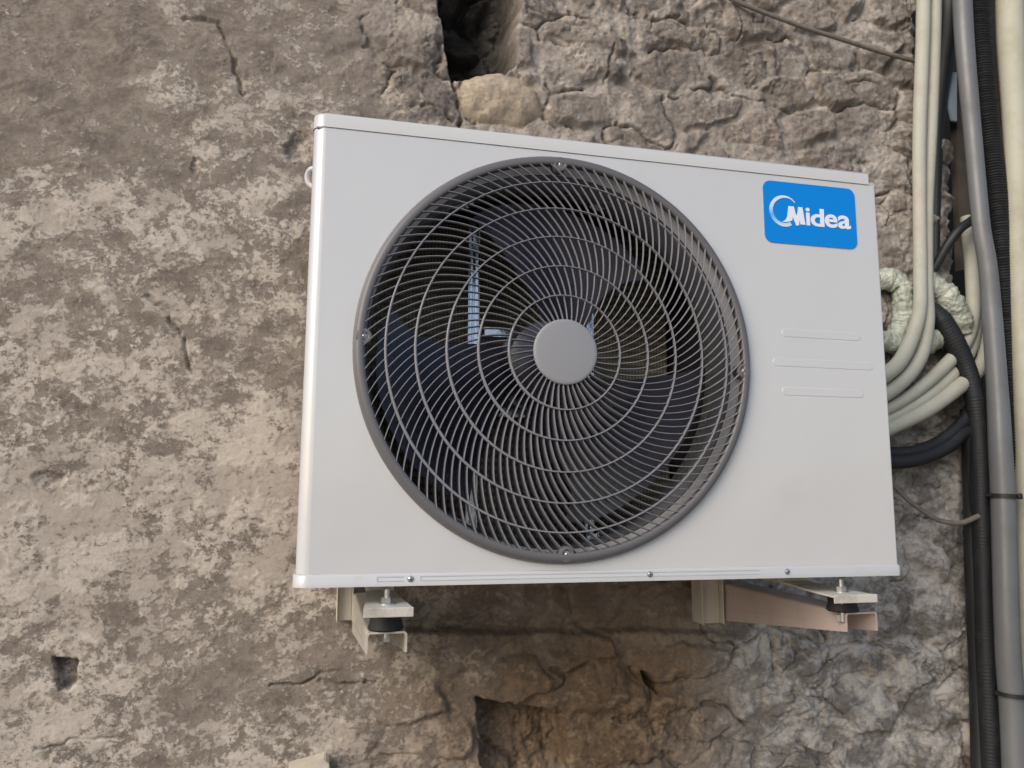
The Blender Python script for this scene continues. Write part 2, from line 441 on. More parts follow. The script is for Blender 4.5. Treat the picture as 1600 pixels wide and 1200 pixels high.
def wall_material():
    m = bpy.data.materials.new('rubble_wall'); m.use_nodes = True
    nt = m.node_tree; N = nt.nodes; L = nt.links
    b = N['Principled BSDF']; b.inputs['Roughness'].default_value = .93; b.inputs['Specular IOR Level'].default_value = .22
    tc = N.new('ShaderNodeTexCoord')
    def A(n):
        a = N.new('ShaderNodeAttribute'); a.attribute_name = n; return a.outputs['Fac']
    def noise(scale, detail=8, rough=.6, stretch=(1, 1, 1), dist=0, off=0):
        mp = N.new('ShaderNodeMapping'); mp.inputs['Scale'].default_value = stretch; mp.inputs['Location'].default_value = (off, off, off)
        L.new(tc.outputs['Object'], mp.inputs['Vector'])
        n = N.new('ShaderNodeTexNoise'); n.inputs['Scale'].default_value = scale; n.inputs['Detail'].default_value = detail
        n.inputs['Roughness'].default_value = rough; n.inputs['Distortion'].default_value = dist
        L.new(mp.outputs[0], n.inputs['Vector']); return n.outputs['Fac']
    def ramp(v, lo, hi, a=0, b_=1, clamp=True):
        r = N.new('ShaderNodeMapRange'); r.clamp = clamp
        for k, val in (('From Min', lo), ('From Max', hi), ('To Min', a), ('To Max', b_)): r.inputs[k].default_value = val
        L.new(v, r.inputs['Value']); return r.outputs[0]
    def mix(f, a, c, blend='MIX'):
        x = N.new('ShaderNodeMix'); x.data_type = 'RGBA'; x.blend_type = blend
        if isinstance(f, (int, float)): x.inputs['Factor'].default_value = f
        else: L.new(f, x.inputs['Factor'])
        for k, v in (('A', a), ('B', c)):
            if isinstance(v, tuple): x.inputs[k].default_value = (*v, 1)
            else: L.new(v, x.inputs[k])
        return x.outputs['Result']
    def mth(op, a, c=None):
        x = N.new('ShaderNodeMath'); x.operation = op; x.use_clamp = True
        for i, v in enumerate((a, c)):
            if v is None: continue
            if isinstance(v, (int, float)): x.inputs[i].default_value = v
            else: L.new(v, x.inputs[i])
        return x.outputs[0]
    broad = noise(2.3, 4, .5, (1, 1, 1.6))
    mid = noise(13, 11, .75, (1, 1, 1.4), .3)
    fine = noise(58, 9, .78, (1, 1, 1.12), .25, 4)
    grain = noise(230, 4, .7)
    # base plaster / stone tones
    base = mix(ramp(mid, .38, .62), (.180, .151, .127), (.345, .294, .249))
    base = mix(ramp(fine, .46, .60, 0, .65), base, (.140, .120, .104))
    # lime skin: sharp edged worn patches, broken by fine speckle
    sp1 = noise(125, 9, .82, (1, 1, 1.1), .1, 21)
    pf = mth('ADD', mth('MULTIPLY', mid, .40), mth('ADD', mth('MULTIPLY', fine, .30), mth('MULTIPLY', sp1, .30)))
    dens = ramp(broad, .36, .62, -.010, .018, False)
    pfd = N.new('ShaderNodeMath'); pfd.operation = 'ADD'; L.new(pf, pfd.inputs[0])
    dsum = N.new('ShaderNodeMath'); dsum.operation = 'MULTIPLY_ADD'; L.new(A('limy'), dsum.inputs[0]); dsum.inputs[1].default_value = .035; L.new(dens, dsum.inputs[2])
    L.new(dsum.outputs[0], pfd.inputs[1])
    patch = ramp(pfd.outputs[0], .492, .522)
    limec = mix(ramp(grain, .3, .7), (.48, .424, .366), (.62, .56, .497))
    limec = mix(mth('MULTIPLY', ramp(fine, .55, .40), .5), limec, (.365, .315, .270))
    col = mix(mth('MULTIPLY', patch, mth('ADD', mth('MULTIPLY', A('lime'), .30), .55)), base, limec)
    # rubble stones, each with its own tone
    st = mix(A('tone'), (.122, .107, .099), (.282, .242, .210))
    st = mix(ramp(mid, .40, .60, 0, .55), st, (.268, .236, .210))
    st = mix(mth('MULTIPLY', ramp(fine, .50, .60), .65), st, (.125, .102, .086))
    st = mix(mth('MULTIPLY', ramp(pf, .525, .545), .60), st, (.42, .36, .305))
    st = mix(mth('MULTIPLY', ramp(sp1, .60, .66), .55), st, (.50, .44, .38))
    mo = mix(ramp(fine, .38, .62), (.30, .264, .232), (.48, .43, .385))
    st = mix(mth('MULTIPLY', A('mortar'), 1.0), st, mo)
    col = mix(mth('MULTIPLY', A('rubble'), .88), col, st)
    # brown stain with painted-in shade below the unit, grey limewashed part, tan boulder
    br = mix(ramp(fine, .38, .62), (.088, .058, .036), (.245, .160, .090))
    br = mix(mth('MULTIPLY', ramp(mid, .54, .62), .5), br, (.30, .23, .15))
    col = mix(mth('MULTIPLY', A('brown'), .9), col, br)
    gr = mix(ramp(mid, .44, .57), (.17, .160, .150), (.52, .50, .47))
    gr = mix(ramp(fine, .5, .7, 0, .6), gr, (.21, .20, .185))
    col = mix(mth('MULTIPLY', A('grey'), .72), col, gr)
    tn = mix(ramp(mid, .35, .65), (.38, .31, .235), (.50, .42, .33))
    tn = mix(ramp(fine, .5, .7, 0, .5), tn, (.28, .225, .17))
    col = mix(A('tan'), col, tn)
    # dark specks and cracks of the skin
    speck = ramp(noise(95, 5, .6, (1, 1, 1.5), .5, 9), .30, .37, 1, 0)
    col = mix(mth('MULTIPLY', speck, .55), col, (.075, .06, .048))
    col = mix(A('painted_shade'), col, (.016, .014, .012))  # painted shade of the holes, recess and broken edge
    L.new(col, b.inputs['Base Color'])
    hsum = mth('ADD', mth('MULTIPLY', mid, .45), mth('ADD', mth('MULTIPLY', fine, .35), mth('MULTIPLY', patch, .12)))
    hsum = mth('ADD', hsum, mth('MULTIPLY', grain, .07))
    bp = N.new('ShaderNodeBump'); bp.inputs['Strength'].default_value = .9; bp.inputs['Distance'].default_value = .0045
    L.new(hsum, bp.inputs['Height']); L.new(bp.outputs[0], b.inputs['Normal'])
    return m
wall = link('stone_wall', me, None, wall_material(), smooth=False)
tag(wall, 'rough rubble stone wall with worn lime plaster, behind everything', 'wall')

# backing of the service recess on the right, its shade painted near black
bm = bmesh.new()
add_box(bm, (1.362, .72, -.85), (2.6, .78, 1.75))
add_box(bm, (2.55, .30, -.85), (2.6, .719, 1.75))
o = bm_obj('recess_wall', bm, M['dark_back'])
tag(o, 'back of the recess behind the vertical pipes, its deep shade painted black', 'wall')
# ground (out of frame, below): gives the place its bounce light
bm = bmesh.new()
v = [bm.verts.new(p) for p in ((-60, -120, -1.25), (60, -120, -1.25), (60, 2, -1.25), (-60, 2, -1.25))]
bm.faces.new(v)
o = bm_obj('ground', bm, M['ground']); tag(o, None, kind='structure')

# ------------------------------------------------------------------ the outdoor unit
UW, UH, UD = .800, .565, .33
unit = empty('air_conditioner_unit', (0, 0, 0))
tag(unit, 'white outdoor air conditioner with round grey fan grille and blue badge', 'air conditioner')
FC = (.3148, .2895)                                # fan centre
RO = .2660
# front panel: flat face with the round opening, wrapping round the left corner
XL, XR, ZB, ZT = .0065, .7975, .0150, UH
bm = bmesh.new()
angs = sorted(set([2 * math.pi * i / 144 for i in range(144)] + [math.atan2(z - FC[1], x - FC[0]) % (2 * math.pi) for x in (XL, XR) for z in (ZB, ZT)]))
inner = []; outer = []
for a in angs:
    c, s = math.cos(a), math.sin(a)
    t = min([((XR - FC[0]) / c) if c > 1e-9 else 1e9, ((XL - FC[0]) / c) if c < -1e-9 else 1e9,
             ((ZT - FC[1]) / s) if s > 1e-9 else 1e9, ((ZB - FC[1]) / s) if s < -1e-9 else 1e9])
    inner.append(bm.verts.new((FC[0] + RO * .992 * c, 0, FC[1] + RO * .992 * s)))
    outer.append(bm.verts.new((FC[0] + t * c, 0, FC[1] + t * s)))
n = len(angs)
for i in range(n):
    j = (i + 1) % n
    bm.faces.new((inner[i], inner[j], outer[j], outer[i]))
def corner_strip(bm, z0, z1, x0, r, side, y0=0.0, depth=.03, seg=8):
    """quarter-round vertical corner starting at the flat face's edge x0"""
    pts = []
    for k in range(seg + 1):
        a = math.pi / 2 * k / seg
        pts.append((x0 - side * r * math.sin(a), y0 + r * (1 - math.cos(a))))
    pts.append((x0 - side * r, y0 + depth))
    prev = None
    for (x, y) in pts:
        cur = (bm.verts.new((x, y, z0)), bm.verts.new((x, y, z1)))
        if prev: bm.faces.new((prev[0], cur[0], cur[1], prev[1]))
        prev = cur
corner_strip(bm, ZB, ZT, XL, .0155, 1)
corner_strip(bm, ZB, ZT, XR, .0035, -1)
panel = bm_obj('front_panel', bm, M['paint'], unit, smooth=True)
if sum(p.normal.y * p.area for p in panel.data.polygons) > 0:
    panel.data.flip_normals()
for p in panel.data.polygons:
    if abs(p.normal.y) > .9999: p.use_smooth = False
# raised louvre marks on the right
for (xa, xb, zc) in ((.6345, .761, .3345), (.6190, .779, .2925), (.6315, .761, .2520)):
    bm = bmesh.new()
    hh = .0062; top = .0046
    loops = []
    for (ins, yy) in ((0, .0001), (.0007, -.00032), (.0016, -.00042)):
        ring = []
        r = hh - ins
        for k in range(9):
            a = math.pi / 2 + math.pi * k / 8
            ring.append(bm.verts.new((xa + hh + r * math.cos(a), yy, zc + r * math.sin(a))))
        for k in range(9):
            a = -math.pi / 2 + math.pi * k / 8
            ring.append(bm.verts.new((xb - hh + r * math.cos(a), yy, zc + r * math.sin(a))))
        loops.append(ring)
    for a, b in zip(loops, loops[1:]):
        for i in range(18):
            j = (i + 1) % 18; bm.faces.new((a[i], a[j], b[j], b[i]))
    bm.faces.new(loops[-1])
    bm_obj('embossed_rib', bm, M['paint'], panel, smooth=True, auto=3)

# base pan: folded strip under the panel
bm = bmesh.new()
seg = 8
prof = [(-.0028, 0.0), (-.0028, .0128), (-.0018, .0143), (-.0004, .0150)]
path = [(XR + .0035, .03), (XR + .0035, .0035)] + [(XR + .0035 * math.sin(a), .0035 * (1 - math.cos(a))) for a in (rad(60), rad(30), 0)]
path += [(XL - .0155 * math.sin(math.pi / 2 * k / seg), .0155 * (1 - math.cos(math.pi / 2 * k / seg))) for k in range(seg + 1)] + [(XL - .0155, .32)]
rows = []
for (yo, z) in [(.02, 0.0)] + prof:
    row = []
    for i, (x, y) in enumerate(path):
        a = Vector(path[max(i - 1, 0)]); b = Vector(path[min(i + 1, len(path) - 1)])
        t = (b - a).normalized(); nrm = Vector((-t.y, t.x))    # outward
        if nrm.dot(Vector((x - .4, y - .15))) < 0: nrm = -nrm
        off = -yo
        row.append(bm.verts.new((x + nrm.x * off, y + nrm.y * off, z)))
    rows.append(row)
for a, b in zip(rows, rows[1:]):
    for i in range(len(a) - 1):
        bm.faces.new((a[i], a[i + 1], b[i + 1], b[i]))
base = bm_obj('base_pan', bm, M['paint_trim'], unit, smooth=True, auto=35)
def groove(xa, xb, zc, w, name='pressed_rib'):
    bm = bmesh.new()
    add_box(bm, (xa, -.0033, zc - w), (xb, -.0030, zc - w + .0010), .0003, 1)
    add_box(bm, (xa, -.0033, zc + w - .0010), (xb, -.0030, zc + w), .0003, 1)
    add_box(bm, (xa - .0004, -.0033, zc - w + .0011), (xa + .0006, -.0030, zc + w - .0011), .0003, 1)
    bm_obj(name, bm, M['paint_trim'], base)
groove(.085, .116, .0085, .0030); groove(.136, .585, .0085, .0030)
def screw_head(x, y, z, r, parent, m=None, axis='Y'):
    bm = bmesh.new()
    add_lathe(bm, [(r * 1.5, .0), (r * 1.5, -.0006), (r * 1.05, -.0008), (r, -.0016), (r * .55, -.0022), (.0001, -.0024)], (x, y, z), n=20)
    s = bm_obj('screw', bm, m or M['screw'], parent, smooth=True, auto=40)
    bm = bmesh.new()
    add_box(bm, (x - r * .5, y - .00262, z - r * .10), (x + r * .5, y - .0018, z + r * .10))
    add_box(bm, (x - r * .10, y - .00258, z - r * .5), (x + r * .10, y - .0018, z - r * .11))
    add_box(bm, (x - r * .10, y - .00258, z + r * .11), (x + r * .10, y - .0018, z + r * .5))
    me_ = bpy.data.meshes.new('t'); bm.to_mesh(me_); bm.free()
    # recess joined into the screw mesh
    b2 = bmesh.new(); b2.from_mesh(s.data); nf = len(b2.faces); b2.from_mesh(me_)
    b2.faces.ensure_lookup_table()
    for f in b2.faces[nf:]: f.material_index = 1
    b2.to_mesh(s.data); b2.free(); s.data.materials.append(M['rubber']); bpy.data.meshes.remove(me_)
    return s
for (x) in (.1244, .4296, .6257):
    screw_head(x, -.0029, .0083, .0026, base)

# cabinet behind the panel (thin sheets so that the fan bay stays hollow)
bm = bmesh.new()
XO = XL - .0155
add_box(bm, (XO + .0002, .0301, .0003), (XO + .0015, UD, UH - .001))          # left side
add_box(bm, (XR + .0018, .0301, .0003), (XR + .0033, UD, UH - .001))          # right side
add_box(bm, (XO + .002, .0310, .0005), (XR + .0015, UD - .002, .0020))        # floor
add_box(bm, (.600, .004, .0025), (.602, UD - .01, UH - .003))                 # bulkhead
add_box(bm, (.604, UD - .0015, .0025), (XR + .0015, UD, UH - .001))      # back of the compressor bay
bm_obj('cabinet', bm, M['paint_trim'], unit)
# inner lining of the fan bay (dark sheet), seen only through the grille
bm = bmesh.new()
add_box(bm, (XO + .003, .032, .004), (XO + .0045, UD - .004, UH - .004))
add_box(bm, (XO + .006, .010, UH - .0045), (.598, UD - .004, UH - .003))
add_box(bm, (XO + .006, .034, .0030), (.598, UD - .004, .0045))
add_box(bm, (.597, .010, .006), (.5985, UD - .004, UH - .006))
bm_obj('fan_bay_lining', bm, M['inner'], unit)
# lid
bm = bmesh.new()
fp = [(XO - .0006 + .0155 * (1 - math.sin(math.pi / 2 * k / 8)), -.0012 + .0155 * (1 - math.cos(math.pi / 2 * k / 8))) for k in range(9)]
fp = fp + [(XO - .0006, UD + .004), (.7895, UD + .004), (.7895, .0005), (.7888, -.0012)]
cxm, cym = .39, .16
lrows = []
for ins, z in ((0, UH + .0004), (0, UH + .0160), (.0006, UH + .0178), (.0020, UH + .0193), (.0040, UH + .0200)):
    lrows.append([bm.verts.new((x + (ins if x < cxm else -ins), y + (ins if y < cym else -ins), z)) for x, y in fp])
for a, b in zip(lrows, lrows[1:]):
    for k in range(len(fp)):
        q = (k + 1) % len(fp); bm.faces.new((a[k], a[q], b[q], b[k]))
bm.faces.new(lrows[-1])
lid = bm_obj('top_cover', bm, M['lid'], unit, smooth=True, auto=50)
bm = bmesh.new()
add_box(bm, (XO + .004, .0005, UH - .0012), (XR, UD, UH + .0006))
bm_obj('cover_seal', bm, mat('seam_grey', (.30, .30, .30), .6), unit)
bm = bmesh.new()
add_box(bm, (.7900, .0030, UH + .0008), (.7985, UD, UH + .0040), .001, 2)
bm_obj('corner_flange', bm, M['paint_trim'], unit)
# side grip on the left
bm = bmesh.new()
add_tube(bm, [(XO + .004, .05, .531), (XO - .004, .055, .530), (XO - .0075, .06, .524), (XO - .006, .062, .514), (XO + .004, .06, .506)], [.0035] * 5, n=10, step=.002)
bm_obj('side_grip', bm, M['paint_trim'], unit, smooth=True)

# bell mouth
bm = bmesh.new()
add_lathe(bm, [(.2500, .0205), (.2478, .0300), (.2462, .045), (.2450, .085), (.249, .090)], (FC[0], 0, FC[1]), n=144)
bm_obj('bell_mouth', bm, M['bell'], unit, smooth=True)
bm = bmesh.new()
add_lathe(bm, [(.2632, .0002), (.2615, .0030), (.2590, .0065), (.2555, .0115), (.2525, .0165), (.2508, .0200)], (FC[0], 0, FC[1]), n=144)
bm_obj('rolled_edge', bm, mat('rolled_edge_paint', (.78, .79, .82), .14, spec=1.0, coat=1.0, coat_rough=.04), panel, smooth=True)
# backing sheet around the bell mouth
bm = bmesh.new()
pr = [(.2625, .004), (.2455, .0885)]
ii = []; oo = []
for a in angs:
    c, s = math.cos(a), math.sin(a)
    t = min([((.596 - FC[0]) / c) if c > 1e-9 else 1e9, ((XO + .006 - FC[0]) / c) if c < -1e-9 else 1e9,
             ((ZT - .006 - FC[1]) / s) if s > 1e-9 else 1e9, ((.006 - FC[1]) / s) if s < -1e-9 else 1e9])
    ii.append(bm.verts.new((FC[0] + .247 * c, .075, FC[1] + .247 * s)))
    oo.append(bm.verts.new((FC[0] + t * c, .075, FC[1] + t * s)))
for i in range(n):
    j = (i + 1) % n; bm.faces.new((ii[i], ii[j], oo[j], oo[i]))
bm_obj('fan_bulkhead', bm, M['inner'], unit)

# condenser coil at the back: dense vertical fins with tube rows
coil = bpy.data.materials.new('condenser_fins'); coil.use_nodes = True
N = coil.node_tree.nodes; L = coil.node_tree.links; b = N['Principled BSDF']; b.inputs['Roughness'].default_value = .6; b.inputs['Metallic'].default_value = .1
tc = N.new('ShaderNodeTexCoord')
wv = N.new('ShaderNodeTexWave'); wv.bands_direction = 'X'; wv.inputs['Scale'].default_value = 55; L.new(tc.outputs['Object'], wv.inputs['Vector'])
w2 = N.new('ShaderNodeTexWave'); w2.bands_direction = 'Z'; w2.inputs['Scale'].default_value = 26; w2.inputs['Distortion'].default_value = .6; L.new(tc.outputs['Object'], w2.inputs['Vector'])
mm = N.new('ShaderNodeMath'); mm.operation = 'MULTIPLY'; L.new(wv.outputs['Fac'], mm.inputs[0]); L.new(w2.outputs['Fac'], mm.inputs[1])
mx = N.new('ShaderNodeMix'); mx.data_type = 'RGBA'; mx.inputs['A'].default_value = (.16, .145, .11, 1); mx.inputs['B'].default_value = (.50, .45, .33, 1)
L.new(mm.outputs[0], mx.inputs['Factor']); L.new(mx.outputs['Result'], b.inputs['Base Color'])
bm = bmesh.new()
add_box(bm, (XO + .010, .285, .010), (.590, .312, UH - .010))
bm_obj('condenser_coil', bm, coil, unit)

# motor, its bracket rails, and the fan
fan_y = .062
bm = bmesh.new()
add_lathe(bm, [(.0001, .172), (.048, .173), (.052, .176), (.052, .225), (.046, .232), (.0001, .233)], (FC[0], 0, FC[1]), n=48)
motor = bm_obj('fan_motor', bm, M['zinc'], unit, smooth=True, auto=40)
rails = bmesh.new()
for (xa, xb) in ((.217, .2345), (.395, .4125)):
    # channel with two folded lips
    add_box(rails, (xa, .166, .006), (xb, .168, UH - .006))
    add_box(rails, (xa, .156, .006), (xa + .0025, .1655, UH - .006), .0006, 1)
    add_box(rails, (xb - .0025, .156, .006), (xb, .1655, UH - .006), .0006, 1)
    add_box(rails, ((xa + xb) / 2 - .0018, .1600, .006), ((xa + xb) / 2 + .0018, .1655, UH - .006), .0006, 1)
for zc in (FC[1] - .06, FC[1] + .06):
    add_box(rails, (.2450, .168, zc - .007), (.3845, .170, zc + .007))
bm_obj('motor_bracket', rails, M['zinc'], unit)
fan = bmesh.new()
add_lathe(fan, [(.0001, .052), (.040, .053), (.056, .060), (.060, .075), (.060, .140), (.05, .145), (.0001, .145)], (FC[0], 0, FC[1]), n=64)
fanhub = bm_obj('fan_hub', fan, M['blade'], unit, smooth=True, auto=35)
fanhub['label'] = 'dark fan hub behind the grille'
def blade(a0):
    """broad swept blade: a0 is the middle angle"""
    bm = bmesh.new()
    NR, NA = 16, 22
    front = [[None] * (NA + 1) for _ in range(NR + 1)]; back = [[None] * (NA + 1) for _ in range(NR + 1)]
    for i in range(NR + 1):
        t = i / NR; r = .056 + (.232 - .056) * t
        lead = rad(30 + 6 * math.sin(math.pi * t) + 4 * t); trail = rad(42 - 20 * math.sin(math.pi * t * .9) + 10 * t)
        sweep = rad(16) * t * t
        for j in range(NA + 1):
            u = j / NA
            a = a0 + sweep + lead - (lead + trail) * u
            y = .058 + .070 * u + .010 * math.sin(math.pi * u) - .006 * t + .012 * (1 - t) * u
            rr = r - .010 * (2 * u - 1) ** 6 * t
            front[i][j] = bm.verts.new((FC[0] + rr * math.cos(a), y, FC[1] + rr * math.sin(a)))
            back[i][j] = bm.verts.new((FC[0] + rr * math.cos(a), y + .0028, FC[1] + rr * math.sin(a)))
    for i in range(NR):
        for j in range(NA):
            bm.faces.new((front[i][j], front[i + 1][j], front[i + 1][j + 1], front[i][j + 1]))
            bm.faces.new((back[i][j], back[i][j + 1], back[i + 1][j + 1], back[i + 1][j]))
    for i in range(NR):
        bm.faces.new((front[i][0], back[i][0], back[i + 1][0], front[i + 1][0]))
        bm.faces.new((front[i][NA], front[i + 1][NA], back[i + 1][NA], back[i][NA]))
    for j in range(NA):
        bm.faces.new((front[0][j], front[0][j + 1], back[0][j + 1], back[0][j]))
        bm.faces.new((front[NR][j], back[NR][j], back[NR][j + 1], front[NR][j + 1]))
    return bm_obj('fan_blade', bm, M['blade'], unit, smooth=True, auto=40)
for a in (70, 190, 310):
    blade(rad(a))

# grille: rim, hub disc, rings and slats
GY = -.0120
bm = bmesh.new()
add_lathe(bm, [(.2672, -.0001), (.2670, -.0030), (.2652, -.0075), (.2630, -.0100), (.2605, -.0112), (.2570, -.0114), (.2545, -.0108), (.2534, -.0090), (.2532, -.0020), (.2550, -.0015), (.2570, .0005)],
          (FC[0], 0, FC[1]), n=180)
rim = bm_obj('fan_grille', bm, M['grille'], unit, smooth=True, auto=60)
ringR = [.0742, .1133, .1530, .1917, .2280]
HUBR = .0422
def gy(r):                                        # shallow dome of the grille
    return GY - .0045 * (1 - (r / .25) ** 2)
bm = bmesh.new()
for r in ringR:
    g = gy(r); prev = None; first = None
    for k in range(144):
        a = 2 * math.pi * k / 144
        w = .00080 + .0009 * max(0.0, math.cos(a - rad(203))) ** 1.6
        cur = [bm.verts.new((FC[0] + q * math.cos(a), yy, FC[1] + q * math.sin(a))) for q, yy in
               ((r - w, g + .0050), (r - w, g + .0004), (r - w * .5, g - .0004), (r + w * .5, g - .0004), (r + w, g + .0004), (r + w, g + .0050))]
        if prev:
            for e in range(6): bm.faces.new((prev[e], prev[(e + 1) % 6], cur[(e + 1) % 6], cur[e]))
        else: first = cur
        prev = cur
    for e in range(6): bm.faces.new((prev[e], prev[(e + 1) % 6], first[(e + 1) % 6], first[e]))
rg = bm_obj('grille_ring', bm, M['slat'], rim, smooth=True, auto=50)
bm = bmesh.new()
sr = [.042, .074, .113, .153, .1917, .228, .255]; sb = [.13, .22, .38, .56, .74, .92, 1.08]
def theta(r):
    """swept angle from the hub to radius r"""
    t = 0; q = .042
    while q < r - 1e-9:
        d = min(.001, r - q); t += float(np.interp(q + d / 2, sr, sb)) * math.log((q + d) / q); q += d
    return t
zones = [(.0415, ringR[0], 46, 0), (ringR[0], ringR[1], 66, .3), (ringR[1], ringR[2], 84, .6), (ringR[2], ringR[3], 100, .1), (ringR[3], ringR[4], 108, .1), (ringR[4], .2545, 108, .1)]
for (ra, rb, cnt, ph) in zones:
    K = 7
    rr = [ra + (rb - ra) * k / K for k in range(K + 1)]
    th = [theta(r) for r in rr]
    for q in range(cnt):
        a0 = 2 * math.pi * (q + ph) / cnt
        prev = None
        for k in range(K + 1):
            a = a0 + th[k]; r = rr[k]
            tb = float(np.interp(r, sr, sb))
            dirv = Vector((math.cos(a) - tb * math.sin(a), math.sin(a) + tb * math.cos(a))).normalized()
            nv = Vector((-dirv.y, dirv.x))
            c = Vector((FC[0] + r * math.cos(a), FC[1] + r * math.sin(a)))
            g = gy(r) + .0008
            dp = .0040 + .0170 * max(0.0, .5 + .5 * math.cos(a - rad(250))) ** 2.0    # the vanes are deepest low on the left
            w1, w2_ = .00062, .00050
            cur = [bm.verts.new((c.x + nv.x * w2_ * s2, yy, c.y + nv.y * w2_ * s2)) if False else bm.verts.new((c.x + nv.x * ww, yy, c.y + nv.y * ww))
                   for (ww, yy, s2) in ((-w2_, g + dp, 0), (-w1, g + .0006, 0), (-w1 * .45, g, 0), (w1 * .45, g, 0), (w1, g + .0006, 0), (w2_, g + dp, 0))]
            if prev:
                for e in range(6):
                    f = (e + 1) % 6
                    bm.faces.new((prev[e], prev[f], cur[f], cur[e]))
            prev = cur
sl = bm_obj('grille_slats', bm, M['slat'], rim, smooth=True, auto=50)
bm = bmesh.new()
hp = GY - .0052
add_lathe(bm, [(.0415, hp + .0075), (.0428, hp + .0030), (.0424, hp + .0008), (.0412, hp), (.0380, hp - .0004), (.0200, hp - .0009), (.0001, hp - .0010)], (FC[0], 0, FC[1]), n=96)
bm_obj('hub_cap', bm, M['hub'], rim, smooth=True, auto=60)
# four fixing tabs with screws
for a in (91, 178, 270.5, -3):
    c, s = math.cos(rad(a)), math.sin(rad(a))
    x, z = FC[0] + .2545 * c, FC[1] + .2545 * s
    bm = bmesh.new()
    add_lathe(bm, [(.0100, .004), (.0100, -.0098), (.0092, -.0108), (.0066, -.0112), (.0054, -.0104), (.0050, -.0094), (.0001, -.0092)], (x, 0, z), n=28)
    bm_obj('fixing_boss', bm, M['grille'], rim, smooth=True, auto=40)
    screw_head(x, -.0091, z, .0023, rim)

# badge with lettering
bx0, bx1, bz0, bz1 = .6145, .7640, .4640, .5560
BH = bz1 - bz0
def rounded_rect(bm, x0, z0, x1, z1, r, y, seg=8):
    vs = []
    for (cx, cz, a0) in ((x1 - r, z1 - r, 0), (x0 + r, z1 - r, 90), (x0 + r, z0 + r, 180), (x1 - r, z0 + r, 270)):
        for k in range(seg + 1):
            a = rad(a0 + 90 * k / seg); vs.append((cx + r * math.cos(a), y, cz + r * math.sin(a)))
    return [bm.verts.new(p) for p in vs]
bm = bmesh.new()
r0 = rounded_rect(bm, bx0, bz0, bx1, bz1, .0120, -.0002); r1 = rounded_rect(bm, bx0, bz0, bx1, bz1, .0120, -.0010)
bm.faces.new(r1)
for i in range(len(r0)):
    j = (i + 1) % len(r0); bm.faces.new((r0[i], r0[j], r1[j], r1[i]))
badge = bm_obj('badge', bm, M['blue'], unit)
lx = lambda x: bx0 + x
lz_ = lambda z: bz0 + z
def plate_poly(bm, pts, y0=-.00105, y1=-.0016):
    a = [bm.verts.new((x, y1, z)) for x, z in pts]; b = [bm.verts.new((x, y0, z)) for x, z in pts]
    bm.faces.new(a)
    for i in range(len(a)):
        j = (i + 1) % len(a); bm.faces.new((a[i], a[j], b[j], b[i]))
# open ring of the emblem, thick below, thin at the open upper right end
bm = bmesh.new()
cx, cz = lx(.0318), lz_(.0480); Ro = .0232
prev = None
for k in range(61):
    t = k / 60; a = rad(38 + 262 * t)
    w = .0014 + .0036 * math.sin(min(1, t * 1.6) * math.pi / 2) if t < .85 else .0050
    w = .0012 + .0036 * sstep(0, .35, t) + .0008 * t
    ri_ = Ro - w
    cur = [bm.verts.new((cx + rr_ * math.cos(a), yy, cz + rr_ * math.sin(a))) for rr_, yy in ((Ro, -.00105), (Ro, -.0016), (ri_, -.0016), (ri_, -.00105))]
    if prev:
        for e in range(3): bm.faces.new((prev[e], prev[e + 1], cur[e + 1], cur[e]))
    prev = cur
ringm = bpy.data.materials.new('emblem_print'); ringm.use_nodes = True
N = ringm.node_tree.nodes; L = ringm.node_tree.links; b = N['Principled BSDF']; b.inputs['Roughness'].default_value = .4
tc = N.new('ShaderNodeTexCoord'); sp = N.new('ShaderNodeSeparateXYZ'); L.new(tc.outputs['Object'], sp.inputs[0])
mr = N.new('ShaderNodeMapRange'); L.new(sp.outputs['Z'], mr.inputs['Value'])
cr = N.new('ShaderNodeValToRGB')
mr.inputs['From Min'].default_value = cz - Ro; mr.inputs['From Max'].default_value = cz + Ro
cr.color_ramp.elements[0].color = (.72, .80, .9, 1); cr.color_ramp.elements[1].color = (.74, .80, .92, 1)
for p_, c_ in ((.18, (.30, .58, .86, 1)), (.36, (.13, .42, .80, 1)), (.62, (.60, .72, .90, 1))):
    e = cr.color_ramp.elements.new(p_); e.color = c_
L.new(mr.outputs[0], cr.inputs[0]); L.new(cr.outputs[0], b.inputs['Base Color'])
bm_obj('emblem_ring', bm, ringm, badge)
# lettering: the M drawn as an outline with its long tail, then i d e a
bm = bmesh.new()
bl = .0298
T = lambda pts: [(lx(x), lz_(bl + z)) for x, z in pts]
